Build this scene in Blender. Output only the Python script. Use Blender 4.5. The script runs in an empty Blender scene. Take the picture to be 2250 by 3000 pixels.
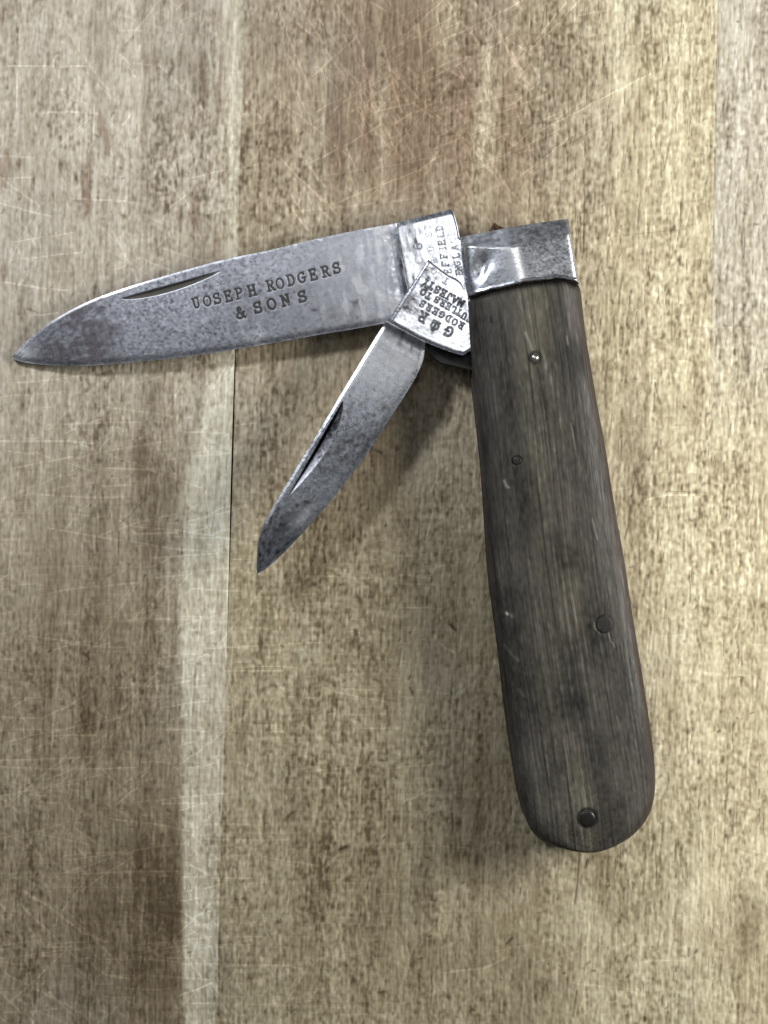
import bpy, math
import numpy as np

# ------------------------------------------------------------------ camera, world, lamps, exposure
MM = 0.001
CAM_H = 260.0            # mm above the board
PXMM = 20.0              # photograph pixels per mm on the board surface

sc = bpy.context.scene
cam_d = bpy.data.cameras.new('camera')
cam = bpy.data.objects.new('camera', cam_d)
sc.collection.objects.link(cam)
cam.location = (0, 0, CAM_H * MM)
cam_d.sensor_fit = 'VERTICAL'
cam_d.sensor_height = 24.0
cam_d.lens = 12.0 / (75.0 / CAM_H)
cam_d.clip_start = 0.005
cam_d.clip_end = 20.0
sc.camera = cam

world = bpy.data.worlds.new('World')
sc.world = world
world.use_nodes = True
bg = world.node_tree.nodes['Background']
bg.inputs['Color'].default_value = (0.90, 0.95, 1.0, 1)
bg.inputs['Strength'].default_value = 0.09


def area_lamp(name, loc, target, sx, sy, power, color):
    from mathutils import Vector
    d = bpy.data.lights.new(name, 'AREA')
    d.shape = 'RECTANGLE'
    d.size = sx * MM
    d.size_y = sy * MM
    d.energy = power
    d.color = color
    o = bpy.data.objects.new(name, d)
    sc.collection.objects.link(o)
    o.location = [c * MM for c in loc]
    v = Vector([(t - l) for t, l in zip(target, loc)])
    o.rotation_euler = v.to_track_quat('-Z', 'Y').to_euler()
    return o


# ceiling light ahead of the camera, a window far right, a smaller window upper left
area_lamp('ceiling_lamp', (20, 98, 440), (14, 35, 0), 120, 105, 0.10, (1.0, 0.98, 0.95))
area_lamp('window_light_right', (195, 25, 115), (45, 25, 0), 90, 90, 0.63, (1.0, 0.97, 0.89))
area_lamp('window_light_left', (-98, 120, 155), (-25, 65, 0), 32, 32, 0.265, (0.94, 0.97, 1.0))

sc.view_settings.view_transform = 'Standard'
sc.view_settings.look = 'None'
sc.view_settings.exposure = 0.0
sc.view_settings.gamma = 1.0
sc.view_settings.use_curve_mapping = False
sc.render.engine = 'CYCLES'
sc.cycles.use_denoising = True

# ------------------------------------------------------------------ helpers
rng = np.random.default_rng(7)


def P(px, py, z=0.0):
    """millimetres of a point seen at (px, py) that lies z mm above the board"""
    f = (CAM_H - z) / CAM_H
    return (np.asarray(px, float) - 1125.0) / PXMM * f, (1500.0 - np.asarray(py, float)) / PXMM * f


def seen(x, y, z):
    f = CAM_H / (CAM_H - z)
    return 1125.0 + PXMM * x * f, 1500.0 - PXMM * y * f


def fnoise(shape, ly, lx, seed, ang=0.0):
    """smooth random field, unit deviation; correlation ly rows by lx columns"""
    r = np.random.default_rng(seed)
    w = r.standard_normal(shape)
    fy = np.fft.fftfreq(shape[0])[:, None] * 2 * np.pi
    fx = np.fft.rfftfreq(shape[1])[None, :] * 2 * np.pi
    c, s = math.cos(ang), math.sin(ang)
    a = fx * c + fy * s
    b = -fx * s + fy * c
    k = np.exp(-0.5 * ((a * lx) ** 2 + (b * ly) ** 2))
    o = np.fft.irfft2(np.fft.rfft2(w) * k, s=shape)
    return (o - o.mean()) / (o.std() + 1e-12)


def sstep(a, b, x):
    t = np.clip((x - a) / (b - a), 0, 1)
    return t * t * (3 - 2 * t)


def resample(pts, n, smooth=False):
    pts = np.asarray(pts, float)
    if smooth:
        for _ in range(3):
            q = [pts[0]]
            for a, b in zip(pts[:-1], pts[1:]):
                q.append(a * .75 + b * .25)
                q.append(a * .25 + b * .75)
            q.append(pts[-1])
            pts = np.array(q)
    d = np.r_[0, np.cumsum(np.hypot(*np.diff(pts, axis=0).T))]
    u = np.linspace(0, d[-1], n) if np.isscalar(n) else np.asarray(n) * d[-1]
    return np.stack([np.interp(u, d, pts[:, 0]), np.interp(u, d, pts[:, 1])], 1)


def seg_dist(X, Y, pts):
    d = np.full(X.shape, 1e9)
    for (x0, y0), (x1, y1) in zip(pts[:-1], pts[1:]):
        vx, vy = x1 - x0, y1 - y0
        L = vx * vx + vy * vy + 1e-12
        t = np.clip(((X - x0) * vx + (Y - y0) * vy) / L, 0, 1)
        d = np.minimum(d, np.hypot(X - x0 - t * vx, Y - y0 - t * vy))
    return d


def link(o, parent=None):
    sc.collection.objects.link(o)
    if parent is not None:
        o.parent = parent
    return o


def mesh_obj(name, V, F, mat, parent=None, attrs=None, smooth=True, origin=(0, 0, 0)):
    """V in mm, F list of int arrays (n,k) or of one ngon loop"""
    V = (np.asarray(V, float) - np.asarray(origin, float)) * MM
    me = bpy.data.meshes.new(name)
    me.vertices.add(len(V))
    me.vertices.foreach_set('co', V.astype(np.float32).ravel())
    starts, loops, tot = [], [], 0
    for f in F:
        f = np.atleast_2d(np.asarray(f, np.int32))
        n, k = f.shape
        starts.append(tot + np.arange(n, dtype=np.int32) * k)
        loops.append(f.ravel())
        tot += n * k
    loops = np.concatenate(loops)
    starts = np.concatenate(starts).astype(np.int32)
    me.loops.add(tot)
    me.loops.foreach_set('vertex_index', loops)
    me.polygons.add(len(starts))
    me.polygons.foreach_set('loop_start', starts)
    me.update(calc_edges=True)
    me.polygons.foreach_set('use_smooth', np.full(len(starts), smooth, bool))
    for k, a in (attrs or {}).items():
        a = np.asarray(a, np.float32)
        if a.ndim == 2:
            at = me.attributes.new(k, 'FLOAT_COLOR', 'POINT')
            at.data.foreach_set('color', np.c_[a, np.ones(len(a), np.float32)].astype(np.float32).ravel())
        else:
            at = me.attributes.new(k, 'FLOAT', 'POINT')
            at.data.foreach_set('value', a)
    me.materials.append(mat)
    o = bpy.data.objects.new(name, me)
    return link(o, parent)


def grid_faces(n, m, off=0, flip=False):
    i = np.arange(n - 1)[:, None] * m + np.arange(m - 1)[None, :] + off
    f = np.stack([i, i + 1, i + m + 1, i + m], -1).reshape(-1, 4)
    return f[:, ::-1] if flip else f


def border(n, m):
    a = np.arange(m)
    return np.concatenate([a, np.arange(1, n) * m + m - 1, (n - 1) * m + a[::-1][1:], np.arange(n - 2, 0, -1) * m])


def slab(name, X, Y, ZT, ZB, mat, parent, attrs, origin, full_bottom=False):
    """closed body under a gridded top: top grid, side walls, underside"""
    n, m = X.shape
    ZB = np.broadcast_to(np.asarray(ZB, float), X.shape)
    top = np.stack([X, Y, ZT], -1).reshape(-1, 3)
    bot = np.stack([X, Y, ZB], -1).reshape(-1, 3)
    # orientation
    area = (X[0, 1] - X[0, 0]) * (Y[1, 0] - Y[0, 0]) - (Y[0, 1] - Y[0, 0]) * (X[1, 0] - X[0, 0])
    k = n // 2
    j = m // 2
    area = (X[k, j + 1] - X[k, j]) * (Y[k + 1, j] - Y[k, j]) - (Y[k, j + 1] - Y[k, j]) * (X[k + 1, j] - X[k, j])
    fl = area < 0
    b = border(n, m)
    V = [top]
    F = [grid_faces(n, m, 0, fl)]
    A = {q: [v.reshape(n * m, -1) if v.ndim == 3 else v.reshape(-1)] for q, v in attrs.items()}
    idx = [np.arange(n * m)]
    off = n * m
    w = np.arange(len(b))
    w2 = np.roll(w, -1)
    V += [top[b], bot[b]]
    f = np.stack([off + w, off + len(b) + w, off + len(b) + w2, off + w2], 1)
    F.append(f[:, ::-1] if fl else f)
    idx += [b, b]
    off += 2 * len(b)
    if full_bottom:
        V.append(bot)
        F.append(grid_faces(n, m, off, not fl))
        idx.append(np.arange(n * m))
    else:
        V.append(bot[b])
        F.append((off + (w if fl else w[::-1]))[None, :])
        idx.append(b)
    idx = np.concatenate(idx)
    at = {q: v.reshape(n * m, -1)[idx] if v.ndim == 3 else v.reshape(-1)[idx] for q, v in attrs.items()}
    return mesh_obj(name, np.concatenate(V), F, mat, parent, at, True, origin)


# ------------------------------------------------------------------ materials
def node_mat(name, noise_scale, stretch, col_amt, bump, bump_scale=None, attr=True, color=(.5, .5, .5), rough=.5, metal=0.0, spec=.5):
    """principled surface: base colour from the aged-surface attribute (or one colour), broken up by node noise"""
    m = bpy.data.materials.new(name)
    m.use_nodes = True
    nt = m.node_tree
    N, L = nt.nodes, nt.links
    pb = N['Principled BSDF']
    tc = N.new('ShaderNodeTexCoord')
    mp = N.new('ShaderNodeMapping')
    mp.inputs['Scale'].default_value = stretch
    L.new(tc.outputs['Object'], mp.inputs['Vector'])
    nz = N.new('ShaderNodeTexNoise')
    nz.inputs['Scale'].default_value = noise_scale
    nz.inputs['Detail'].default_value = 5
    nz.inputs['Roughness'].default_value = .65
    L.new(mp.outputs['Vector'], nz.inputs['Vector'])
    mr = N.new('ShaderNodeMapRange')
    mr.inputs['From Min'].default_value = .25
    mr.inputs['From Max'].default_value = .75
    mr.inputs['To Min'].default_value = 1 - col_amt
    mr.inputs['To Max'].default_value = 1 + col_amt
    L.new(nz.outputs['Fac'], mr.inputs['Value'])
    mx = N.new('ShaderNodeVectorMath')
    mx.operation = 'SCALE'
    if attr:
        a = N.new('ShaderNodeAttribute')
        a.attribute_name = 'tint'
        L.new(a.outputs['Color'], mx.inputs[0])
        r = N.new('ShaderNodeAttribute')
        r.attribute_name = 'gloss'
        L.new(r.outputs['Fac'], pb.inputs['Roughness'])
        t = N.new('ShaderNodeAttribute')
        t.attribute_name = 'metal'
        L.new(t.outputs['Fac'], pb.inputs['Metallic'])
    else:
        mx.inputs[0].default_value = color
        pb.inputs['Roughness'].default_value = rough
        pb.inputs['Metallic'].default_value = metal
    L.new(mr.outputs['Result'], mx.inputs['Scale'])
    L.new(mx.outputs['Vector'], pb.inputs['Base Color'])
    pb.inputs['Specular IOR Level'].default_value = spec
    if bump:
        n2 = N.new('ShaderNodeTexNoise')
        n2.inputs['Scale'].default_value = bump_scale or noise_scale
        n2.inputs['Detail'].default_value = 4
        L.new(mp.outputs['Vector'], n2.inputs['Vector'])
        bm = N.new('ShaderNodeBump')
        bm.inputs['Strength'].default_value = 1.0
        bm.inputs['Distance'].default_value = bump
        L.new(n2.outputs['Fac'], bm.inputs['Height'])
        L.new(bm.outputs['Normal'], pb.inputs['Normal'])
    return m


M_BOARD = node_mat('worn_board_wood', 2600, (1, .22, 1), .16, 1.5e-5, 3200, spec=.25)
M_SCALE = node_mat('dark_scale_wood', 2200, (1, .25, 1), .14, 1.0e-5, 3000, spec=.2)
M_STEEL = node_mat('tarnished_steel', 1500, (1, 1, 1), .10, 1.2e-6, 2500)
M_LINER = node_mat('liner_steel', 900, (1, 1, 1), .35, 0, attr=False, color=(.16, .13, .11), rough=.5, metal=1.0)
M_SPRING = node_mat('spring_steel', 900, (1, 1, 1), .35, 0, attr=False, color=(.22, .21, .21), rough=.5, metal=1.0)
M_PIN = node_mat('pin_metal', 1500, (1, 1, 1), .2, 4e-6, attr=False, color=(.75, .73, .70), rough=.22, metal=1.0)
M_PIN_DARK = node_mat('blackened_pin', 2500, (1, 1, 1), .4, 1e-5, attr=False, color=(.014, .012, .011), rough=.30, metal=0.0)
M_PIN_PLUG = node_mat('worn_iron_pin', 2500, (1, 1, 1), .35, 8e-6, attr=False, color=(.024, .022, .021), rough=.5, metal=0.0, spec=.3)
M_RUST = node_mat('coppery_steel', 2500, (1, 1, 1), .4, 6e-6, attr=False, color=(.20, .13, .10), rough=.35, metal=1.0)

# ------------------------------------------------------------------ the wooden board
GW, GH, GS = 128.0, 168.0, 0.15                       # mapped wood surface, mm
NX, NY = int(GW / GS), int(GH / GS)
SHEAR = 0.025                                         # grain leans a little
gx = (np.arange(NX) - NX / 2) * GS                    # along x - SHEAR*y
gy = (np.arange(NY) - NY / 2) * GS
Gx, Gy = np.meshgrid(gx, gy)
Xw = Gx + SHEAR * Gy                                  # real x of the cell
PX, PY = seen(Xw, Gy, 0.0)


def mapnoise(ly, lx, seed, ang=0.0):
    return fnoise((NY, NX), ly / GS, lx / GS, seed, ang)


def blob(px, py, rx, ry):
    return np.exp(-((PX - px) / rx) ** 2 - ((PY - py) / ry) ** 2)


seamL = lambda y: -22.45 + 0.028 * y
seamR = lambda y: 47.3 + 0.021 * y
sxL = Xw - seamL(Gy)                                  # <0 left plank
sxR = Xw - seamR(Gy)                                  # >0 right plank
left = sxL < 0
right = sxR > 0

wob = mapnoise(14, 1.2, 21)
c3 = lambda r, g, b: np.array([r, g, b])
# left plank
tl = sstep(700, 1900, PY + 60 * wob)[..., None]
colL = c3(.400, .352, .278) * (1 - tl) + c3(.262, .216, .148) * tl
strip_edge = np.interp(PY, [0, 700, 1150, 1400, 1750, 3000], [655, 650, 600, 550, 530, 535]) + 5 * wob
soft = np.interp(PY, [0, 900, 1500, 1900, 3000], [28, 28, 24, 10, 10])
st = sstep(-1, 1, (PX - strip_edge) / soft)[..., None]
colL = colL * (1 - st) + c3(.485, .440, .335) * st
# middle plank
a1 = sstep(1480, 1950, PX + 50 * wob - 40 * np.exp(-((PY - 300) / 400) ** 2))[..., None]
colM = c3(.368, .308, .216) * (1 - a1) + c3(.525, .462, .318) * a1  # yellow side also painted lighter for the stronger light there
heart = np.clip(.95 * blob(1180, 180, 330, 330) + .55 * blob(1420, 420, 260, 300) + .35 * blob(1050, 560, 300, 200), 0, 1)
heart = heart * np.clip(1 + .35 * mapnoise(7, 1.0, 31), 0, 1.6)
heart = np.clip(heart, 0, 1)[..., None]
colM = colM * (1 - heart) + c3(.222, .160, .106) * heart
lowb = sstep(1200, 1800, PY)[..., None] * (1 - a1)
colM = colM * (1 - .5 * lowb) + c3(.32, .282, .175) * .5 * lowb
# right plank
tr = sstep(700, 1500, PY)[..., None]
colR = c3(.445, .405, .325) * (1 - tr) + c3(.51, .445, .30) * tr
col = np.where(left[..., None], colL, np.where(right[..., None], colR, colM))

# brightness variation of the grain
n_band = np.where(left, mapnoise(30, 1.3, 1), np.where(right, mapnoise(26, .8, 2), mapnoise(30, .9, 3)))
n_mid = mapnoise(5, .45, 4)
n_fib = mapnoise(.75, .11, 5)
n_fleck = mapnoise(.26, .12, 6)
n_iso = mapnoise(2.4, 2.0, 7)
n_big = mapnoise(9, 7, 8)
amp_band = np.where(left, .11, np.where(right, .05, .07 - .035 * a1[..., 0]))
n_band = np.tanh(1.4 * n_band)
n_wool = mapnoise(.20, .18, 9, .5)
weave = mapnoise(.11, 2.2, 11) * sstep(1000, 1500, PY) * (1 - sstep(1350, 1650, PX)) + .8 * mapnoise(3.0, .12, 12)
flk = sstep(.7, 2.0, mapnoise(.38, .18, 10) + .35 * n_mid) * np.where(left, 1.0, .55)
patchy = np.clip(.82 + .20 * mapnoise(5, 4, 13) + .16 * mapnoise(18, 1.0, 14), .3, 1.1) * (1 - .35 * st[..., 0] * left)
lum = 1 + amp_band * n_band + .06 * n_mid + .11 * n_fib + patchy * (.13 * n_fleck + .13 * n_wool) + .05 * mapnoise(6, .14, 15) + .042 * weave + .06 * n_iso + .05 * n_big - .27 * flk * patchy
# dark irregular stains of the left plank and the floor of the middle one, plus painted lower-left light falloff
stain_shade = np.zeros_like(lum)
for (bx, by, rx, ry, s) in [(480, 2560, 150, 260, .22), (400, 2750, 240, 200, .18), (640, 2880, 90, 120, .10), (250, 2050, 160, 170, .18), (430, 1320, 150, 230, .22),
                            (380, 1700, 190, 240, .14), (120, 330, 70, 220, .16), (290, 180, 50, 240, .10), (90, 560, 60, 160, .14), (590, 200, 60, 160, .12),
                            (1130, 2680, 200, 220, .10), (1330, 2600, 170, 220, .14), (1420, 2860, 180, 130, .10), (1260, 1750, 160, 250, .10),
                            (1420, 2250, 120, 260, .12), (900, 2400, 90, 110, .06), (2200, 2760, 60, 160, .22), (2140, 760, 70, 120, .10), (1100, 1450, 120, 160, .06)]:
    stain_shade += s * blob(bx, by, rx, ry) * np.clip(1 + .7 * n_iso + .5 * n_mid - .5 * n_band + .4 * n_wool, .05, 2.4)
lum *= 1 - np.clip(stain_shade * 1.2 * (1 - .8 * st[..., 0] * left), 0, .65)
# row of reddish-brown blotches down the left plank
rb = (1 - st[..., 0] * left) * sstep(1.25, 2.3, mapnoise(1.9, .55, 41) + .55 * mapnoise(40, 1.2, 42)) * np.where(left, 1.0, .35) * np.interp(PY, [0, 1000, 1500], [1, .9, .35])
col = col * (1 - rb[..., None] * c3(.30, .38, .42))
# greyish bloom
gb = sstep(.2, 2.2, mapnoise(6, 3, 43))[..., None] * .14
col = col * (1 - gb) + col.mean(-1, keepdims=True) * c3(1.05, 1.03, .96) * gb

hgt = .016 * n_fleck + .016 * n_fib + .012 * n_mid + .012 * n_wool                     # mm
light = np.zeros_like(lum)
dark = np.zeros_like(lum)


def stroke(field, pts, w, s):
    """pts in photograph pixels on the board; w, in mm"""
    pts = np.asarray(pts, float)
    x, y = P(pts[:, 0], pts[:, 1])
    g = np.stack([x - SHEAR * y, y], 1)
    pad = 3 * w + GS
    i0 = int((g[:, 1].min() - pad - gy[0]) / GS)
    i1 = int((g[:, 1].max() + pad - gy[0]) / GS) + 2
    j0 = int((g[:, 0].min() - pad - gx[0]) / GS)
    j1 = int((g[:, 0].max() + pad - gx[0]) / GS) + 2
    i0, j0 = max(i0, 0), max(j0, 0)
    i1, j1 = min(i1, NY), min(j1, NX)
    if i1 <= i0 or j1 <= j0:
        return
    d = seg_dist(Gx[i0:i1, j0:j1], Gy[i0:i1, j0:j1], g)
    v = s * np.exp(-(d / w) ** 2)
    field[i0:i1, j0:j1] = np.maximum(field[i0:i1, j0:j1], v)


def wiggle(px, py, L, ang, n=7, bend=.014, jit=.008):
    t = np.linspace(-.5, .5, n)
    b = rng.normal(0, bend)
    off = b * (1 - 4 * t * t) * L + rng.normal(0, jit * L / 3, n)
    ca, sa = math.cos(ang), math.sin(ang)
    return np.stack([px + t * L * ca - off * sa, py + t * L * sa + off * ca], 1)


# fine pale knife scratches: where, how many, main direction (degrees), spread, length range px
for (x0, x1, y0, y1, n, a, sp, l0, l1, s) in [
        (850, 1550, 0, 700, 150, 62, 18, 60, 330, .36), (950, 1750, 0, 600, 100, -28, 14, 60, 380, .30),
        (760, 2080, 0, 700, 90, 88, 6, 40, 260, .26), (0, 700, 0, 900, 110, 40, 45, 40, 260, .24),
        (0, 720, 1050, 3000, 200, 0, 7, 50, 460, .25), (0, 720, 1050, 3000, 150, 90, 5, 50, 420, .22),
        (0, 720, 1050, 3000, 190, -32, 18, 40, 300, .26), (0, 620, 2300, 3000, 70, 38, 12, 60, 340, .32),
        (680, 1300, 1500, 3000, 130, 0, 6, 50, 420, .20), (680, 1500, 1100, 3000, 110, 90, 6, 40, 260, .18),
        (680, 1600, 1700, 3000, 70, -40, 22, 40, 200, .15), (1700, 2250, 700, 3000, 35, 0, 12, 50, 260, .15),
        (1600, 2250, 0, 3000, 90, 92, 4, 60, 420, .20), (1500, 2250, 2400, 3000, 30, -35, 25, 50, 220, .14)]:
    for _ in range(n):
        L = l0 + (l1 - l0) * rng.random() ** 2.2
        stroke(light, wiggle(rng.uniform(x0, x1), rng.uniform(y0, y1), L, math.radians(rng.normal(a, sp))), rng.uniform(.05, .095), s * rng.choice([.5, .8, 1.2, 1.7, 2.3]))
# the ones that stand out in the photograph
for pts, w, s in [([(1118, 118), (1132, 165), (1148, 230), (1178, 330)], .13, .45), ([(1135, 200), (1165, 245), (1195, 300)], .11, .42),
                  ([(1225, 70), (1232, 150), (1238, 220), (1248, 310)], .14, .40), ([(1150, 365), (1200, 335), (1290, 295)], .14, .36),
                  ([(1060, 260), (1110, 340), (1150, 420), (1180, 470)], .13, .38), ([(1010, 425), (1045, 500)], .10, .42), ([(845, 560), (880, 610), (905, 640)], .10, .40),
                  ([(1045, 240), (1075, 330)], .11, .38), ([(1240, 215), (1330, 175), (1420, 160)], .12, .28), ([(1180, 110), (1300, 0)], .14, .30),
                  ([(0, 455), (130, 462), (280, 330)], .08, .22), ([(130, 330), (200, 325), (290, 335)], .11, .33), ([(375, 195), (398, 225)], .12, .42),
                  ([(0, 825), (130, 845), (200, 850)], .10, .36), ([(90, 925), (170, 915)], .11, .34), ([(715, 295), (770, 350)], .09, .38),
                  ([(300, 1370), (430, 1375)], .12, .34), ([(300, 1425), (400, 1420)], .12, .30), ([(350, 1525), (400, 1565), (520, 1560)], .12, .36),
                  ([(0, 2230), (400, 2080)], .09, .22), ([(70, 2610), (150, 2660), (240, 2730), (310, 2760)], .16, .42), ([(240, 2560), (330, 2555), (525, 2552)], .11, .36),
                  ([(180, 2560), (400, 2490), (540, 2470)], .11, .30), ([(265, 2820), (310, 2855), (400, 2870)], .13, .36), ([(520, 2920), (620, 2880)], .12, .42),
                  ([(660, 1965), (830, 1965)], .12, .32), ([(1270, 1860), (1300, 1895), (1340, 1915)], .12, .34), ([(1160, 2250), (1300, 2235)], .12, .28),
                  ([(900, 2260), (1020, 2250)], .12, .36), ([(600, 1900), (1000, 1880)], .10, .26), ([(1895, 1465), (1950, 1450), (2035, 1448)], .13, .40),
                  ([(1180, 2350), (1270, 2310)], .10, .32), ([(2160, 560), (2110, 620)], .1, .2), ([(1300, 2850), (1420, 2835), (1500, 2800)], .16, .30)]:
    stroke(light, pts, w * .85, s * 1.8)

# dark pores, hairline checks
for (x0, x1, y0, y1, n, l0, l1, s) in [(0, 700, 0, 1000, 420, 8, 40, .36), (0, 700, 1000, 3000, 430, 8, 50, .40), (700, 1500, 0, 700, 330, 10, 70, .40),
                                       (1550, 2090, 0, 1000, 420, 14, 130, .62), (2080, 2250, 0, 3000, 330, 14, 110, .55),
                                       (1700, 2090, 1000, 3000, 380, 10, 80, .55), (690, 1400, 1000, 3000, 520, 10, 70, .44), (1400, 1720, 2450, 3000, 110, 10, 70, .46)]:
    for _ in range(n):
        L = l0 + (l1 - l0) * rng.random() ** 2.5
        stroke(dark, wiggle(rng.uniform(x0, x1), rng.uniform(y0, y1), L, math.radians(rng.normal(91, 5)), 5, .02, .03), rng.uniform(.05, .10), s * rng.uniform(.4, 1.25))
for _ in range(640):                                                     # specks
    x, y = rng.uniform(0, 2250), 3000 * rng.random() ** .7
    stroke(dark, wiggle(x, y, rng.uniform(3, 14), rng.uniform(0, 3.1), 4, .1, .2), rng.uniform(.07, .16), rng.uniform(.3, .75))
for pts, w, s in [([(1930, 0), (1935, 90)], .07, .5), ([(1708, 500), (1714, 580), (1712, 660)], .14, .70), ([(1722, 520), (1728, 600)], .09, .6), ([(1700, 640), (1703, 740)], .10, .62),
                  ([(1703, 150), (1712, 240)], .10, .55), ([(1725, 20), (1722, 70)], .12, .55), ([(935, 0), (945, 30), (958, 110)], .10, .62), ([(808, 0), (818, 60)], .09, .6),
                  ([(1480, 410), (1488, 520)], .09, .6), ([(1342, 440), (1348, 520)], .08, .55), ([(1262, 300), (1262, 470)], .07, .5), ([(1490, 590), (1500, 640)], .11, .6),
                  ([(978, 235), (985, 300), (990, 400)], .12, .42), ([(1000, 250), (1000, 390)], .10, .36), ([(520, 480), (524, 515)], .13, .9), ([(497, 215), (505, 200)], .35, .72), ([(488, 232), (492, 240)], .2, .5),
                  ([(78, 905), (110, 915)], .14, .55), ([(350, 1535), (385, 1505), (430, 1460)], .08, .55), ([(533, 1550), (534, 1625)], .10, .6), ([(765, 1335), (764, 1425)], .07, .7),
                  ([(348, 1560), (347, 1625)], .07, .6), ([(1405, 2455), (1695, 2456)], .01, .01), ([(1697, 2500), (1690, 2590), (1683, 2650)], .10, .75), ([(1637, 2500), (1635, 2550)], .14, .55),
                  ([(1712, 2545), (1722, 2520)], .20, .6), ([(1725, 2530), (1730, 2500)], .12, .55), ([(1692, 2900), (1680, 2980)], .12, .7), ([(1722, 2915), (1720, 2960)], .08, .6),
                  ([(995, 2490), (1015, 2482)], .28, .85), ([(955, 2555), (962, 2540)], .20, .75), ([(1320, 1830), (1335, 1845)], .24, .9), ([(1200, 2015), (1208, 2035)], .16, .8),
                  ([(1110, 2910), (1130, 2905)], .35, .7), ([(1485, 2765), (1500, 2750)], .2, .8), ([(1100, 1320), (1118, 1328)], .2, .8), ([(835, 2400), (860, 2380)], .25, .5),
                  ([(1845, 2480), (1848, 2483)], .01, .01), ([(1890, 2803), (1893, 2808)], .24, .8), ([(2036, 2790), (2042, 2784)], .16, .8), ([(1734, 2846), (1740, 2845)], .16, .8), ([(1650, 2852), (1654, 2852)], .16, .8),
                  ([(1988, 760), (1994, 775)], .25, .8), ([(2002, 1190), (2008, 1195)], .2, .7), ([(2070, 1212), (2080, 1210)], .2, .6), ([(1790, 1115), (1870, 1110)], .05, .45),
                  ([(1950, 1440), (2075, 1442)], .07, .55), ([(1975, 1245), (2035, 1243)], .06, .5), ([(1845, 1480), (1840, 1540), (1828, 1580)], .09, .65), ([(1985, 1290), (1960, 1310)], .1, .3),
                  ([(1925, 1235), (1930, 1290), (1900, 1350)], .10, .45), ([(1895, 1710), (1912, 1640), (1920, 1580)], .09, .5), ([(2098, 900), (2100, 1010)], .09, .5),
                  ([(2120, 1500), (2130, 1700)], .12, .34), ([(2135, 1550), (2145, 1690)], .10, .34), ([(2200, 1900), (2205, 2060)], .09, .45), ([(2170, 1880), (2175, 2050)], .08, .4),
                  ([(1800, 690), (2010, 672)], .05, .45), ([(2005, 590), (2060, 585)], .06, .4), ([(1840, 128), (1925, 128)], .05, .4), ([(1460, 2250), (1462, 2300)], .1, .4),
                  ([(1035, 1580), (1042, 1650)], .08, .6), ([(1165, 1500), (1185, 1560)], .07, .5), ([(1175, 1900), (1168, 1950)], .10, .7), ([(768, 1750), (770, 1950)], .06, .4), ([(770, 2120), (772, 2160)], .12, .7),
                  ([(740, 2120), (800, 2122)], .06, .5)]:
    stroke(dark, pts, w, s)

lum = np.clip(lum, .3, 1.7)
col = col * np.stack([lum ** .90, lum, lum ** 1.14], -1)
col = col * (1 + light[..., None] * c3(.95, .98, 1.05))
col = col * (1 - .92 * dark[..., None] * c3(.95, 1.0, 1.02))
col = np.clip(col, .012, .82)
hgt = hgt - .08 * dark - .03 * light
rgh = np.clip(.62 + .05 * n_mid - .05 * light, .4, .9)

board_root = bpy.data.objects.new('wooden_board', None)
board_root.location = (0, 0, 0)
link(board_root)
board_root['kind'] = 'structure'


def map_sample(x, y):
    j = np.mod(np.rint((x - SHEAR * y - gx[0]) / GS).astype(int), NX)
    i = np.mod(np.rint((y - gy[0]) / GS).astype(int), NY)
    return i, j


def plank(xl, xr, dl, dr):
    """xl, xr: edges as functions of y; dl, dr: how far the arris of that edge is abraded down, mm"""
    ys = np.r_[np.linspace(-230, -82.5, 60)[:-1], np.arange(-82.5, 82.5, .165), np.linspace(82.5, 230, 60)]
    wl, wr = xl(0), xr(0)
    a, b = max(wl, -62), min(wr, 62)
    core = np.linspace(a, b, int((b - a) / .155))
    cols = core
    if wl < -62:
        cols = np.r_[np.linspace(wl, -62, 60)[:-1], cols]
    if wr > 62:
        cols = np.r_[cols, np.linspace(62, wr, 60)[1:]]
    u = (cols - wl) / (wr - wl)
    YY = np.repeat(ys[:, None], len(u), 1)
    XX = xl(ys)[:, None] + (xr(ys) - xl(ys))[:, None] * u[None, :]
    i, j = map_sample(XX, YY)
    ZZ = hgt[i, j].copy()
    if dl:
        e = XX - xl(ys)[:, None]
        ZZ -= dl(ys)[:, None] * np.exp(-(e / .12) ** 2)
    if dr:
        e = xr(ys)[:, None] - XX
        ZZ -= dr(ys)[:, None] * np.exp(-(e / .12) ** 2)
    at = {'tint': col[i, j], 'gloss': rgh[i, j], 'metal': np.zeros_like(ZZ)}
    return slab('plank', XX, YY, ZZ, -20.0, M_BOARD, board_root, at, (0, 0, 0))


wornL = lambda y: .01 + .12 * np.exp(-((np.asarray(y, float) - 5) / 22.0) ** 2)
wornR = lambda y: .005 + .05 * sstep(15, 55, np.asarray(y, float))
gap = lambda y: .004 + .13 * np.exp(-((np.asarray(y, float) - 8) / 17.0) ** 2)     # the joint opens in the middle
arr = lambda f: (lambda y: f(np.asarray(y, float)) + 0 * np.asarray(y, float))
plank(arr(lambda y: -150.0), arr(lambda y: seamL(y) - gap(y)), None, wornL)
plank(arr(lambda y: seamL(y) + gap(y)), arr(lambda y: seamR(y) - .004), wornL, wornR)
plank(arr(lambda y: seamR(y) + .004), arr(lambda y: 150.0), wornR, None)

# ------------------------------------------------------------------ the folding knife
KO = np.array([15.0, 5.0, 0.0])
knife = bpy.data.objects.new('folding_knife', None)
knife.location = tuple(KO * MM)
link(knife)
knife['label'] = 'old two-bladed folding knife with dark wooden handle lying half open on the board'
knife['category'] = 'knife'


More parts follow.
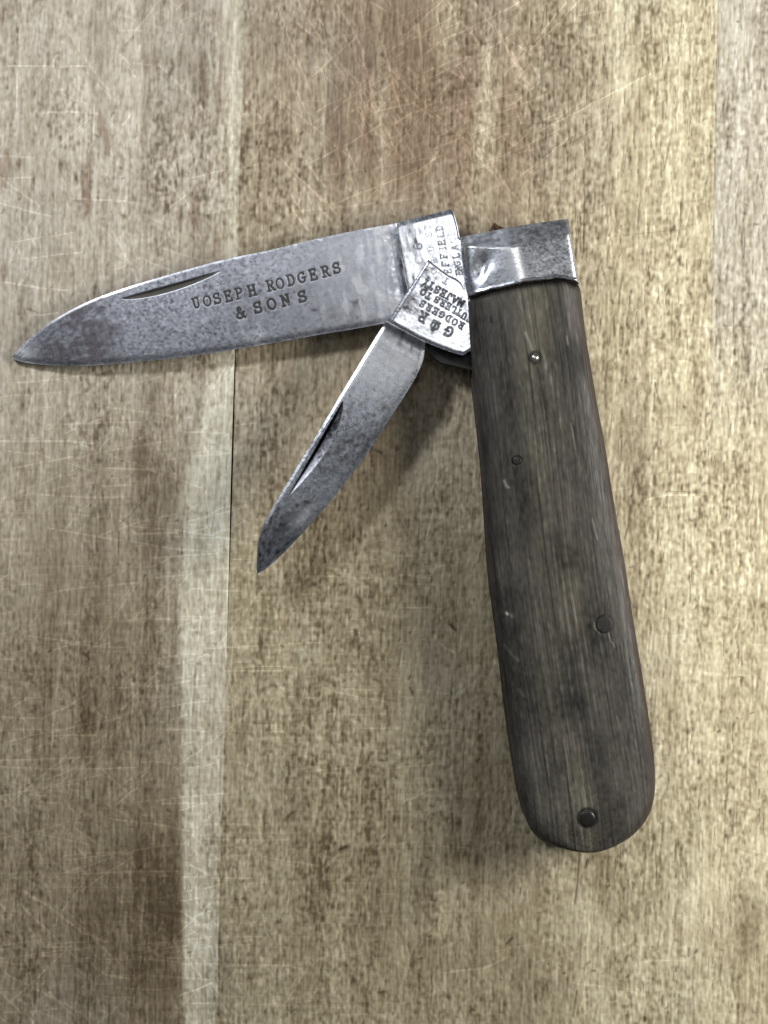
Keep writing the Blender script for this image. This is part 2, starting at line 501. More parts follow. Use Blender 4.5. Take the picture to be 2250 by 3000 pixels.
# ---- stamped characters as pen strokes in a unit box
def arc(cx, cy, rx, ry, a0, a1, n=12):
    t = np.radians(np.linspace(a0, a1, n))
    return list(zip(cx + rx * np.cos(t), cy + ry * np.sin(t)))


def ser(x, y, w=.16):
    return [(x - w, y), (x + w, y)]


GL = {
    'O': [arc(.5, .5, .42, .48, 0, 360, 20)],
    'J': [[(.72, 1), (.72, .3)] + arc(.46, .3, .26, .28, 0, -180, 8), ser(.72, 1, .2), [(.2, .3), (.2, .95)], ser(.2, .95, .14)],
    'J2': [[(.66, 1), (.66, .28)] + arc(.42, .28, .24, .26, 0, -190, 9), ser(.66, 1, .2)],
    'S': [arc(.5, .74, .34, .24, 35, 250, 10) + arc(.5, .27, .36, .26, 80, -150, 11), [(.8, .72), (.82, .98)], [(.14, .28), (.12, .02)]],
    'E': [[(.22, 0), (.22, 1)], [(.08, 1), (.82, 1), (.82, .8)], [(.22, .52), (.62, .52)], [(.62, .62), (.62, .42)], [(.08, 0), (.86, 0), (.86, .22)]],
    'F': [[(.22, 0), (.22, 1)], [(.08, 1), (.82, 1), (.82, .8)], [(.22, .52), (.62, .52)], ser(.22, 0, .2)],
    'P': [[(.24, 0), (.24, 1)], [(.08, 1), (.5, 1)] + arc(.5, .75, .34, .25, 90, -90, 9) + [(.24, .5)], ser(.24, 0, .2)],
    'R': [[(.24, 0), (.24, 1)], [(.08, 1), (.5, 1)] + arc(.5, .76, .32, .24, 90, -90, 9) + [(.24, .52)], [(.5, .52), (.84, 0), (.98, 0)], ser(.24, 0, .18)],
    'H': [[(.2, 0), (.2, 1)], [(.8, 0), (.8, 1)], [(.2, .5), (.8, .5)], ser(.2, 0), ser(.2, 1), ser(.8, 0), ser(.8, 1)],
    'D': [[(.22, 0), (.22, 1)], [(.06, 1), (.42, 1)] + arc(.42, .5, .44, .5, 90, -90, 12) + [(.06, 0)]],
    'G': [arc(.52, .5, .42, .48, 50, 300, 15) + [(.84, .14), (.84, .46)], [(.58, .46), (1.0, .46)], [(.8, .78), (.84, .98)]],
    'N': [[(.2, 0), (.2, 1), (.8, 0), (.8, 1)], ser(.2, 0, .15), ser(.8, 1, .15), [(.05, 1), (.2, 1)]],
    '&': [[(.95, 0), (.34, .72)] + arc(.47, .8, .18, .19, 200, -20, 8) + [(.22, .42)] + arc(.42, .22, .32, .22, 140, 330, 9) + [(.92, .5)], [(.76, .5), (1, .5)]],
    'L': [[(.24, 1), (.24, 0), (.85, 0), (.85, .22)], ser(.24, 1)],
    'I': [[(.5, 0), (.5, 1)], ser(.5, 0, .2), ser(.5, 1, .2)],
    'A': [[(.08, 0), (.5, 1), (.92, 0)], [(.26, .38), (.74, .38)], ser(.1, 0, .12), ser(.9, 0, .12)],
    'K': [[(.2, 0), (.2, 1)], [(.85, 1), (.2, .42)], [(.42, .6), (.9, 0)], ser(.2, 0, .15), ser(.2, 1, .15)],
    'T': [[(.5, 0), (.5, 1)], [(.1, .8), (.1, 1), (.9, 1), (.9, .8)], ser(.5, 0, .18)],
    'U': [[(.2, 1), (.2, .3)] + arc(.5, .3, .3, .3, 180, 360, 9) + [(.8, 1)], ser(.2, 1, .14), ser(.8, 1, .14)],
    'C': [arc(.52, .5, .42, .48, 50, 310, 15), [(.8, .78), (.84, .98)]],
    'M': [[(.1, 0), (.14, 1), (.5, .2), (.86, 1), (.9, 0)], ser(.1, 0, .12), ser(.9, 0, .12)],
    'Y': [[(.1, 1), (.5, .48), (.9, 1)], [(.5, .48), (.5, 0)], ser(.5, 0, .18), ser(.12, 1, .12), ser(.88, 1, .12)],
    '6': [arc(.5, .3, .36, .3, 0, 360, 16), [(.15, .35), (.2, .7), (.5, .98), (.78, .9)]],
    '.': [[(.45, .02), (.55, .02)]],
    'star': [[(.5, 0), (.5, 1)], [(.05, .25), (.95, .75)], [(.05, .75), (.95, .25)]],
    'cross': [[(.5, 0), (.5, 1)], [(0, .5), (1, .5)], [(.35, 0), (.65, 0)], [(.35, 1), (.65, 1)], [(0, .35), (0, .65)], [(1, .35), (1, .65)]],
    'crown': [[(.1, 0), (.9, 0)], [(.12, .12), (.88, .12)], arc(.3, .42, .24, .32, 230, 20, 9), arc(.7, .42, .24, .32, -50, 160, 9), [(.5, .12), (.5, .75)],
              arc(.5, .88, .12, .1, 0, 360, 8), [(.06, .6), (.2, .75)], [(.94, .6), (.8, .75)]],
}


def stamp(field, QX, QY, ch, cx, cy, h, base, w=.82, pen=2.6, s=1.0):
    """strike a character into a field over seen coordinates; base = baseline direction (px, y down)"""
    bx, by = np.array(base, float) / np.hypot(*base)
    ux, uy = by, -bx
    R = h * 1.1
    m = (np.abs(QX - cx) < R) & (np.abs(QY - cy) < R)
    if not m.any():
        return
    x, y = QX[m], QY[m]
    d = np.full(x.shape, 1e9)
    for pl in GL[ch]:
        pts = [(cx + bx * (a - .5) * h * w + ux * (b - .5) * h, cy + by * (a - .5) * h * w + uy * (b - .5) * h) for a, b in pl]
        d = np.minimum(d, seg_dist(x, y, pts))
    v = s * (1 - sstep(pen * .62, pen * 1.38, d))
    field[m] = np.maximum(field[m], v)


def nick(QX, QY, a, b, side, wmax, skew=0.0):
    """half-moon nail nick: straight wall from a to b, sloping out to `side`; returns depth 0..1 and wall mask"""
    a, b = np.array(a, float), np.array(b, float)
    L = np.hypot(*(b - a))
    t = (b - a) / L
    n = np.array([-t[1], t[0]])
    if np.dot(n, side) < 0:
        n = -n
    q = ((QX - a[0]) * t[0] + (QY - a[1]) * t[1]) / L
    d = (QX - a[0]) * n[0] + (QY - a[1]) * n[1]
    qq = np.clip(q, 0, 1)
    w = wmax * np.clip(np.sin(np.pi * qq ** (1 + skew)), 0, 1) ** .75 + 1e-6
    inside = sstep(-2.2, .4, d) * sstep(1.5, -1.5, d - w) * sstep(0, .02, q) * sstep(1, .98, q)
    dep = inside * (1 - np.clip(d, 0, None) / w).clip(0, 1) * np.clip(w / wmax, 0, 1)
    return dep, inside, np.clip(d / w, 0, 1)


def steel_attrs(shape, QX, QY, seed, ly=9, lx=9, tarn=.0, bright=1.0):
    n1 = fnoise(shape, ly * 2.6, lx * 2.6, seed)
    n2 = fnoise(shape, 3.2, 3.2, seed + 1)
    n3 = fnoise(shape, 1.3, 1.3, seed + 2)
    n4 = fnoise(shape, 14, 1.6, seed + 3)
    pits = sstep(2.2, 3.2, n2 + .4 * n1) * .7
    n0 = fnoise(shape, ly * 6, lx * 6, seed + 5)
    n5 = fnoise(shape, .9, 16, seed + 6)
    cloud = sstep(.3, 1.8, n1 + .5 * n2 + .3 * n0)
    t = np.clip(.17 + tarn + .09 * n0 + .07 * n1 + .06 * n2 + .03 * n3 + .03 * n4 + .045 * n5 + .28 * cloud + pits * .6, 0, 1)
    clean = np.array([.79, .83, .92]) * bright
    dirty = np.array([.135, .128, .140])
    colr = clean * (1 - t[..., None]) + dirty * t[..., None]
    rough = np.clip(.27 + .14 * t + .03 * n3, .18, .8)
    return colr, rough, t, n1, n2, n3, pits


# ---- main blade
def main_zc(px):
    return 4.3 + (px - 1250.0) * 0.0026


spine = [(34, 1045), (72, 1004), (110, 972), (145, 946), (203, 913), (270, 880), (338, 856), (410, 832), (482, 811), (555, 790), (627, 770), (712, 751), (800, 734), (872, 715), (946, 698), (1063, 674), (1160, 657)]
edge = [(34, 1045), (43, 1055), (77, 1063), (145, 1071), (200, 1073), (251, 1073), (320, 1068), (386, 1062), (460, 1055), (530, 1047), (640, 1032), (750, 1014), (850, 997), (946, 979), (1030, 966), (1110, 951), (1215, 934)]
n, m = 640, 150
s_ = np.linspace(0, 1, n) ** 1.12
A = resample(spine, s_, True)
B = resample(edge, s_, True)
t_ = np.linspace(0, 1, m)
t_ = t_ + .03 * np.sin(2 * np.pi * t_) * -1
QX = A[:, :1] + (B[:, :1] - A[:, :1]) * t_
QY = A[:, 1:] + (B[:, 1:] - A[:, 1:]) * t_
S = np.repeat(s_[:, None], m, 1)
T = np.repeat(t_[None, :], n, 0)
Wd = np.hypot(B[:, 0] - A[:, 0], B[:, 1] - A[:, 1])[:, None] / PXMM           # local width, mm
half = (.42 * (1 - T) ** .95 + .46) * sstep(-.02, .30, S) ** .5
half = half * np.clip(.35 + .65 * sstep(0, .16, S), 0, 1)
dsp = T * Wd                                                                 # mm from the spine
ded = (1 - T) * Wd
half -= .08 * np.exp(-(dsp / .20) ** 2) * (1 - .75 * sstep(.25, .42, S))
half -= .10 * np.exp(-(ded / .55) ** 2)
dst = np.hypot(QX - np.interp(QY, [657, 831, 948], [1158, 1189, 1213]), 0) / PXMM
half = half + (1.12 - half) * np.exp(-(dst / .5) ** 2) * .5
half -= .05 * np.exp(-((dst - 1.1) / .6) ** 2)
cr, rg, tt, n1, n2, n3, pits = steel_attrs((n, m), QX, QY, 100, tarn=.20, bright=.80)
cr = cr * (1 - np.clip(.26 * np.exp(-((QX - 780) / 190) ** 2) * (1 + .5 * n1), 0, .6))[..., None] * np.array([1.0, .985, 1.0])
half += .0015 * n1 + .0006 * n2 - .006 * pits
half += .012 * fnoise((n, m), 90, 45, 120)
# nick
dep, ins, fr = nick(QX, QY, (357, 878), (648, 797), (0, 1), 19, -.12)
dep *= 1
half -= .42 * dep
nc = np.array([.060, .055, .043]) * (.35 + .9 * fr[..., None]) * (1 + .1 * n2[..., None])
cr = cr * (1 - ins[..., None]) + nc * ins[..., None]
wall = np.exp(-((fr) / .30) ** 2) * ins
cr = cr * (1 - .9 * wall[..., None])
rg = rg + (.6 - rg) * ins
# polish scratches, rubbed patches and painted sheen near tang and spine
rub_sheen = np.exp(-((QX - (700 + (QY - 850) * .25)) / 45) ** 2) * sstep(.2, 1.6, fnoise((n, m), 4, 12, 131)) * .8
rub_sheen += np.exp(-((QX - 1020) / 110) ** 2) * sstep(.4, 2.0, fnoise((n, m), 2.5, 10, 132) + .5 * n2) * .7
rub_sheen += .6 * np.exp(-((dsp - .3) / .5) ** 2) * sstep(.55, .8, S) * sstep(.2, 1.6, n2 + n1)
rub_sheen += .5 * np.exp(-(ded / .8) ** 2) * sstep(.0, 1.5, fnoise((n, m), 20, 5, 133))
cr = cr * (1 - .75 * np.exp(-(dst / .42) ** 2) * np.clip(1 + .3 * n2, 0, 1.3))[..., None]  # shade of the step at the tang painted into the tint
rub_sheen += 1.0 * np.exp(-(dst - 3.6) ** 2 / 6.0) * sstep(-.9, 1.9, n1 + .5 * n2 + .35 * fnoise((n, m), 2, 9, 140))
rub_sheen += 1.0 * np.exp(-(np.hypot(QX - 50, QY - 1040) / 45) ** 2) + .5 * np.exp(-(dsp / .3) ** 2) * (1 - sstep(.2, .34, S))
rub_sheen = np.clip(rub_sheen, 0, 1)[..., None]
rub_sheen = rub_sheen * .6
cr = cr * (1 - rub_sheen) + np.array([.93, .95, 1.0]) * rub_sheen
# stamped name
mk = np.zeros((n, m))
bl = (409, -102)
for ch, cx, cy in zip('JOSEPHRODGERS', [577, 608, 637, 670, 702, 739, 793, 821, 853, 884, 918, 954, 986], [889, 883, 876, 869, 861, 853, 838, 832, 822, 815, 806, 797, 787]):
    stamp(mk, QX, QY, ch, cx, cy, 30, bl, .80, 3.5, rng.uniform(.9, 1))
for ch, cx, cy in zip('&SONS', [704, 756, 796, 837, 886], [918, 902, 892, 881, 870]):
    stamp(mk, QX, QY, ch, cx, cy, 31, bl, .86, 4.1, 1)
stamp(mk, QX, QY, 'star', 648, 833, 25, bl, .9, 2.2, .5)
stamp(mk, QX, QY, 'cross', 702, 820, 22, bl, .95, 2.6, .42)
mkr = mk * np.clip(.97 + .12 * n3, .6, 1)
half -= .02 * mk
# stronger marks, letters filled dark
mkr = np.clip(mkr * 1.25, 0, 1)
cr = cr * (1 - .97 * mkr[..., None]) + np.array([.014, .011, .011]) * .97 * mkr[..., None]
rg = rg * (1 - mk) + .7 * mk
met = (1 - .95 * mkr) * (1 - .75 * ins)
zc = main_zc(QX)
Xm, Ym = P(QX, QY, zc)
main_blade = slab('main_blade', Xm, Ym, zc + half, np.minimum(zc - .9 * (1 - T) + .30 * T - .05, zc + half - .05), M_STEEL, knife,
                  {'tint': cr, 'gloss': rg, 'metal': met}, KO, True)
main_blade['label'] = 'long spear-point blade stamped with a maker name'

# main tang
n, m = 150, 170
Lp = resample([(1157, 657), (1173, 745), (1189, 831), (1214, 936), (1238, 1000), (1256, 1038), (1290, 1064)], n)
Rp = resample([(1322, 616), (1331, 636), (1338, 660), (1346, 700), (1390, 730), (1440, 790), (1450, 950), (1450, 1100)], n)
u_ = np.linspace(0, 1, m)
QX = Lp[:, :1] + (Rp[:, :1] - Lp[:, :1]) * u_
QY = Lp[:, 1:] + (Rp[:, 1:] - Lp[:, 1:]) * u_
cr, rg, tt, n1, n2, n3, pits = steel_attrs((n, m), QX, QY, 200, tarn=-.14, bright=.96)
half = np.full((n, m), 1.12)
vv = np.repeat(np.linspace(0, 1, n)[:, None], m, 1)
uu = np.repeat(u_[None, :], n, 0)
half -= .10 * np.exp(-(vv * 15 / .25) ** 2) + .02 * np.exp(-(uu * 9 / .2) ** 2) + .05 * np.exp(-((1 - uu) * 9 / .25) ** 2)
tang_shade = sstep(930, 985, QY)[..., None]  # deep shade under the pen tang, painted into the tint
cr = cr * (1 - tang_shade) + np.array([.012, .011, .011]) * tang_shade
half += .003 * n1 + .0006 * n2
mk = np.zeros((n, m))
f7 = lambda x, y: (1100 + x / 4.81, 600 + y / 4.81)
up = (-60, -600)
for txt, pts, hh, st_ in [
        ('SHEFFIELD', [(1060, 1150), (1040, 1060), (1012, 955), (978, 850), (955, 740), (940, 628), (925, 552), (910, 440), (892, 352)], 92, [.3, .5, .8, .95, .95, .5, .95, .62, .85]),
        ('ENGLAND', [(1175, 975), (1165, 915), (1145, 845), (1130, 738), (1115, 620), (1090, 525), (1062, 412)], 88, [.85, .95, .95, .8, .55, .22, .30]),
        ('NORFOLKST', [(850, 1010), (830, 910), (820, 810), (800, 745), (785, 690), (775, 640), (762, 600), (745, 440), (722, 330)], 84, [.2, .25, .4, .2, .2, .25, .32, .3, .3]),
        ('C6', [(605, 800), (590, 605)], 120, [.3, .9]), ('.', [(425, 620)], 60, [.7])]:
    for ch, (x, y), q in zip(txt, pts, st_):
        stamp(mk, QX, QY, ch, *f7(x, y), hh / 4.81, up, .8, 1.55, q)
mkr = mk * np.clip(.85 + .3 * n3, .3, 1)
half -= .012 * mk
cr = cr * (1 - .88 * mkr[..., None]) + np.array([.05, .038, .025]) * .88 * mkr[..., None]
rg = np.clip(rg - .09, .14, .8) * (1 - mk) + .6 * mk
zc = main_zc(QX)
X_, Y_ = P(QX, QY, zc)
slab('tang', X_, Y_, zc + half, zc - 1.1, M_STEEL, main_blade, {'tint': cr, 'gloss': rg + .3 * tang_shade[..., 0], 'metal': (1 - .95 * mkr) * (1 - tang_shade[..., 0])}, KO)


# ---- pen blade
def pen_zc(px):
    return 7.25 + (px - 1250.0) * 0.0016


spine = [(751, 1683), (752, 1640), (755, 1596), (763, 1560), (774, 1530), (805, 1474), (869, 1368), (936, 1259), (1004, 1145), (1059, 1056), (1105, 980), (1134, 938)]
edge = [(751, 1683), (772, 1672), (795, 1654), (839, 1613), (903, 1543), (953, 1486), (1012, 1415), (1080, 1322), (1143, 1225), (1206, 1128), (1236, 1069), (1243, 1040), (1246, 1000)]
n, m = 520, 110
s_ = np.linspace(0, 1, n) ** 1.1
A = resample(spine, s_, True)
B = resample(edge, s_, True)
t_ = np.linspace(0, 1, m)
QX = A[:, :1] + (B[:, :1] - A[:, :1]) * t_
QY = A[:, 1:] + (B[:, 1:] - A[:, 1:]) * t_
S = np.repeat(s_[:, None], m, 1)
T = np.repeat(t_[None, :], n, 0)
Wd = np.hypot(B[:, 0] - A[:, 0], B[:, 1] - A[:, 1])[:, None] / PXMM
dsp = T * Wd
ded = (1 - T) * Wd
half = (.72 * (1 - T) ** .95 + .05) * np.clip(.4 + .6 * sstep(0, .2, S), 0, 1)
half -= .22 * np.exp(-(dsp / .36) ** 2)
half -= .05 * np.exp(-(ded / .5) ** 2)
# the ground facet at the point
half -= .16 * np.exp(-((S - .0) / .10) ** 2) * sstep(.2, 1, T)
half += .10 * np.exp(-((QX - 893 + .9 * (QY - 1530)) / 26) ** 2 - ((QX - 893 - 1.1 * (QY - 1530)) / 70) ** 2)
along = np.hypot(QX - np.interp(QY, [938, 1010], [1134, 1246]), 0)
stp = np.abs((QX - 1134) * (1005 - 945) - (QY - 945) * (1246 - 1134)) / np.hypot(60, 112) / PXMM
half = half + (.98 - half) * np.exp(-(stp / .55) ** 2) * .9
half -= .12 * np.exp(-((stp - 1.4) / .8) ** 2) * sstep(.0, .5, T)
cr, rg, tt, n1, n2, n3, pits = steel_attrs((n, m), QX, QY, 300, tarn=.12)
dk = np.exp(-((QY - 1290) / 120) ** 2) * .22 + np.exp(-((QY - 1600) / 110) ** 2) * .16
cr = cr * (1 - np.clip(dk * (1 + .8 * n2), 0, .7)[..., None])
half += .0015 * n1 + .0006 * n2 - .006 * pits + .010 * fnoise((n, m), 90, 40, 320)
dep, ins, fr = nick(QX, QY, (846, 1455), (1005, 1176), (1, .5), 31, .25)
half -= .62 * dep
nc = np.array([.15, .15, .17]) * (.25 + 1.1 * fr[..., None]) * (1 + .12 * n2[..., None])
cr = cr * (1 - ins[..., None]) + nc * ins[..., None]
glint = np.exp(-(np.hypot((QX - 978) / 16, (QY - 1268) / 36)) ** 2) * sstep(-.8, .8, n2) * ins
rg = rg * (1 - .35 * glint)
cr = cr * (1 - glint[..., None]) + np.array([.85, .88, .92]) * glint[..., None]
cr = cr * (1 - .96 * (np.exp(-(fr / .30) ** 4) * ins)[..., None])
rub_sheen = .6 * np.exp(-(dsp / .24) ** 2) * (1 - .7 * np.exp(-((S - .55) / .12) ** 2)) + .8 * np.exp(-((ded - .25) / .35) ** 2) * np.exp(-((S - .78) / .2) ** 2)  # bright spine, tang sheen and tip highlight painted into the tint
rub_sheen += np.exp(-((S - .86) / .09) ** 2) * sstep(-1.0, 1.3, n2 + n1) * .8 + .7 * np.exp(-((QX - 885) / 34) ** 2 - ((QY - 1530) / 40) ** 2) * sstep(.3, .8, T)
rub_sheen = np.clip(rub_sheen, 0, 1)[..., None]
cr = cr * (1 - .7 * rub_sheen) + np.array([.84, .86, .9]) * .7 * rub_sheen
rg = rg * (1 - np.clip(dk, 0, .5))
zc = pen_zc(QX)
X_, Y_ = P(QX, QY, zc)
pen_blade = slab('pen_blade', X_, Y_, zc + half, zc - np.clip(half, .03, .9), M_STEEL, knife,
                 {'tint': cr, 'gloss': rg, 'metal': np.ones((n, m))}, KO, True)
pen_blade['label'] = 'short pointed blade crossing over the long one'

# pen tang
n, m = 190, 170
Ap = resample([(1254, 763), (1285, 787), (1312, 807), (1335, 818), (1349, 829), (1358, 846), (1385, 862), (1430, 880)], m)
Bp = resample([(1135, 944), (1160, 958), (1191, 975), (1225, 994), (1277, 1017), (1329, 1036), (1356, 1042), (1374, 1030), (1440, 1030)], m)
v_ = np.linspace(0, 1, n)[:, None]
QX = Ap[:, 0] + (Bp[:, 0] - Ap[:, 0]) * v_
QY = Ap[:, 1] + (Bp[:, 1] - Ap[:, 1]) * v_
cr, rg, tt, n1, n2, n3, pits = steel_attrs((n, m), QX, QY, 400, tarn=-.02, bright=.98)
cr = cr * (1 - .22 * np.clip(np.exp(-((QX - 1220) / 70) ** 2 - ((QY - 820) / 90) ** 2) * (1 + .6 * n2), 0, 1)[..., None])  # dimmer upper-left reflection of the tang painted into the tint
half = np.full((n, m), .98)
vv = np.repeat(v_, m, 1)
uu = np.repeat(np.linspace(0, 1, m)[None, :], n, 0)
half -= .08 * np.exp(-(uu * 12 / .3) ** 2) + .05 * np.exp(-(vv * 10 / .2) ** 2) + .07 * np.exp(-((1 - vv) * 10 / .3) ** 2)
half += .003 * n1 + .0006 * n2
mk = np.zeros((n, m))
dn = (-380, -208)
for txt, pts, hh, pen, st_ in [
        (['G', 'crown', 'R'], [(1030, 1800), (830, 1722), (665, 1595)], 135, 3.4, [1, 1, 1]),
        ('RODGERS', [(1205, 1712), (1112, 1664), (1022, 1612), (932, 1560), (842, 1512), (752, 1462), (660, 1410)], 88, 2.3, [1, .8, .8, .9, 1, 1, 1]),
        ('CUTLERSTO', [(1320, 1625), (1245, 1578), (1172, 1530), (1098, 1490), (1022, 1442), (945, 1398), (862, 1352), (745, 1298), (670, 1247)], 86, 2.5, [.8, .8, .65, .8, 1, 1, 1, 1, 1]),
        (['M', 'A', 'J2', 'E', 'S', 'T', 'Y'], [(1198, 1398), (1115, 1350), (1035, 1303), (952, 1258), (868, 1210), (780, 1155), (700, 1122)], 96, 2.9, [1, 1, .9, 1, 1, 1, 1]),
        ('TO', [(985, 1085), (820, 945)], 90, 2.0, [.35, .3])]:
    for ch, (x, y), q in zip(txt, pts, st_):
        stamp(mk, QX, QY, ch, *f7(x, y), hh / 4.81, dn, .85, pen, q)
mkr = np.clip(mk * 1.15, 0, 1) * np.clip(.95 + .15 * n3, .5, 1)
half -= .012 * mk
cr = cr * (1 - .95 * mkr[..., None]) + np.array([.02, .02, .024]) * .95 * mkr[..., None]
rg = np.clip(rg - .09, .14, .8) * (1 - mk) + .6 * mk
zc = pen_zc(QX)
X_, Y_ = P(QX, QY, zc)
slab('tang', X_, Y_, zc + half, zc - .95, M_STEEL, pen_blade, {'tint': cr, 'gloss': rg, 'metal': 1 - .95 * mkr}, KO)

# ---- handle outline (seen at the edge of the upper scale)
ZE = 8.5
hl = [(1349, 697), (1352, 747), (1361, 835), (1371, 870), (1374, 960), (1379, 1030), (1386, 1124), (1398, 1226), (1413, 1359), (1421, 1477), (1435, 1695), (1448, 1784), (1468, 1935), (1485, 2097), (1501, 2210), (1514, 2290), (1530, 2372), (1550, 2425), (1580, 2459), (1625, 2479), (1680, 2490), (1720, 2492)]
hr = [(1665, 644), (1672, 671), (1682, 741), (1694, 830), (1700, 850), (1704, 889), (1715, 987), (1735, 1105), (1751, 1203), (1770, 1293), (1794, 1457), (1828, 1640), (1850, 1792), (1867, 1894), (1887, 2016), (1899, 2097), (1914, 2205), (1919, 2290), (1914, 2350), (1892, 2404), (1850, 2449), (1800, 2477), (1760, 2489), (1720, 2492)]


def handle_grid(n, m, s0, s1, ease=True):
    """rows down the handle from share s0 to s1 of its length"""
    a = np.linspace(0, 1, n)
    if ease:
        a = 1 - (1 - a) ** 1.25
    s = s0 + (s1 - s0) * a
    A_ = resample(hl, s, True)
    B_ = resample(hr, s, True)
    t = np.linspace(0, 1, m)
    t = .5 - .5 * np.cos(np.pi * t) * (.55) + (t - .5) * .45          # denser at the edges
    return A_, B_, s, t


def rows_between(y_top, y_bot, pts, n):
    """side polyline cut between two seen heights"""
    q = resample(pts, 1500, True)
    i = np.argmin(np.abs(q[:, 1] - y_top)) if y_top is not None else 0
    j = np.argmin(np.abs(q[:, 1] - y_bot)) if y_bot is not None else len(q) - 1
    return resample(q[i:j + 1], n)


# wooden scales
n, m = 660, 170
a = 1 - (1 - np.linspace(0, 1, n)) ** 1.35
A = rows_between(872, None, hl, a)
B = rows_between(836, None, hr, a)
t = np.linspace(0, 1, m)
t = .45 * t + .55 * (.5 - .5 * np.cos(np.pi * t))
QX = A[:, :1] + (B[:, :1] - A[:, :1]) * t
QY = A[:, 1:] + (B[:, 1:] - A[:, 1:]) * t
# the head of the scale follows the slanting bolster edge
yb = np.interp(t, [0, .05, .22, .53, .84, 1], [869, 868, 853, 832, 821, 833]) + 4.0
QY = QY + (yb - QY[0])[None, :] * np.exp(-a * 82 / 6.0)[:, None]
S = np.repeat(a[:, None], m, 1)
V = np.repeat((2 * t - 1)[None, :], n, 0)
Lmm = 82.0
dend = (1 - S) * Lmm
prof = (1 - np.abs(V) ** 3.0) ** .62
butt = np.sqrt(np.clip(1 - np.clip(1 - dend / 6.5, 0, 1) ** 2.2, 0, 1))
zt = ZE + .55 + 2.3 * prof * (.18 + .82 * butt)
zt -= .9 * np.exp(-(S * Lmm / .42) ** 2)
gi = np.clip(((QY - 820) / 2.2).astype(int), 0, 819)
gj = np.clip(((QX - .130 * (QY - 870) - 1290 + 5 * np.sin(QY / 210.)) / 1.6).astype(int), 0, 319)
grain = lambda ly, lx, sd: fnoise((820, 320), ly, lx, sd)[gi, gj]
g1 = grain(70, 1.15, 501)
g2 = grain(30, .75, 502)
g3 = grain(9, .8, 503)
g4 = fnoise((n, m), 40, 7, 504)
g5 = fnoise((n, m), 14, 10, 505)
g6 = fnoise((n, m), 2.0, 1.2, 506)
skew = (V + .35 * (S - .5))
mid = np.exp(-((skew + .02) / .42) ** 2)
basec = np.array([.051, .047, .042])
cr = np.ones((n, m, 3)) * basec
olive = np.clip(mid * (.75 + .35 * g4), 0, 1)[..., None]
cr = cr * (1 - olive) + np.array([.080, .073, .057]) * olive
streak = .75 * sstep(.8, 2.4, g1 + .4 * g3) * (.3 + .7 * mid) + .5 * sstep(.9, 2.4, g2 + .5 * g3) * (.3 + .7 * mid) + .25 * sstep(1.0, 2.3, g3)
cr = cr + np.clip(streak, 0, 1)[..., None] * np.array([.066, .063, .053])
dst_ = sstep(.8, 2.2, -g1 + .4 * g3)
cr = cr * (1 - .42 * dst_[..., None]) * (1 - .40 * sstep(.9, 2.1, -g2 + .3 * g3)[..., None])
cr = cr * (1 + .15 * g5 + .12 * g6 + .10 * g4)[..., None]
AX, AY = seen(*P(QX, QY, ZE), zt)
for (x, y, rx, ry, s) in [(1690, 1050, 60, 60, .42), (1760, 1420, 45, 45, .62), (1420, 1280, 40, 120, .4), (1430, 1500, 40, 160, .35), (1900, 2180, 30, 90, .55), (1500, 1850, 30, 30, .6),
                          (1475, 1760, 30, 40, .5), (1480, 1950, 22, 40, .5), (1720, 2440, 150, 40, .30), (1700, 1150, 60, 160, .25), (1765, 1330, 40, 90, .25)]:
    cr = cr * (1 - s * np.clip(np.exp(-((AX - x) / rx) ** 2 - ((AY - y) / ry) ** 2) * (1 + .4 * g5), 0, 1))[..., None]
warm = np.exp(-((V - .95) / .06) ** 2)[..., None] * .6
cr = cr * (1 - warm) + np.array([.055, .038, .030]) * warm
mar = np.zeros((n, m))
for pts, w, s in [([(1540, 975), (1552, 1005), (1560, 1025)], 4.0, .40), ([(1477, 1408), (1483, 1424), (1490, 1428)], 3.5, .5), ([(1484, 1796), (1487, 1799)], 3.5, 1.4), ([(1494, 1800), (1500, 1806)], 4, .3),
                  ([(1660, 985), (1664, 1010)], 2, .4), ([(1808, 2100), (1822, 2150), (1840, 2210), (1860, 2320)], 1.8, .14), ([(1478, 1890), (1500, 1920), (1520, 1935)], 4, .14), ([(1520, 2020), (1535, 2040)], 4, .12),
                  ([(1782, 1855), (1800, 1895)], 2, .35), ([(1672, 1240), (1690, 1330)], 1.8, .3), ([(1735, 1520), (1750, 1580)], 1.8, .35)]:
    mar = np.maximum(mar, s * np.exp(-(seg_dist(AX, AY, pts) / w) ** 2))
cr = cr + mar[..., None] * np.array([.30, .28, .25])
crk = np.zeros((n, m))
for pts, w, s in [([(1770, 1725), (1769, 1760), (1771, 1800)], 1.6, .5), ([(1787, 1860), (1792, 1880)], 2.0, .7), ([(1575, 1080), (1590, 1160), (1600, 1230)], 3, .6), ([(1680, 1250), (1690, 1330)], 3, .6), ([(1436, 930), (1440, 945)], 4, .7), ([(1656, 2130), (1660, 2150)], 2, .6)]:
    crk = np.maximum(crk, s * np.exp(-(seg_dist(AX, AY, pts) / w) ** 2))
hole = np.clip(1 - np.hypot((AX - 1514) / 17, (AY - 1349) / 15), 0, 1)
hole = sstep(0, .35, hole)
ring = np.exp(-((np.hypot(AX - 1771, AY - 1830) - 25) / 3.6) ** 2) * (.35 + .65 * sstep(.3, -.6, (AX - 1771) / 25.))
ring2 = np.exp(-((np.hypot(AX - 1720, AY - 2398) - 27) / 5) ** 2) + np.exp(-(np.hypot(AX - 1720, AY - 2398) / 26) ** 4) * .4
ring3 = np.exp(-((np.hypot(AX - 1567, AY - 1048) - 17) / 4) ** 2)
dk = np.clip(crk + .75 * hole + .8 * ring + .75 * ring2 + .7 * ring3, 0, .93)
cr = cr * (1 - dk[..., None])
cr = np.clip(cr, .006, .5)
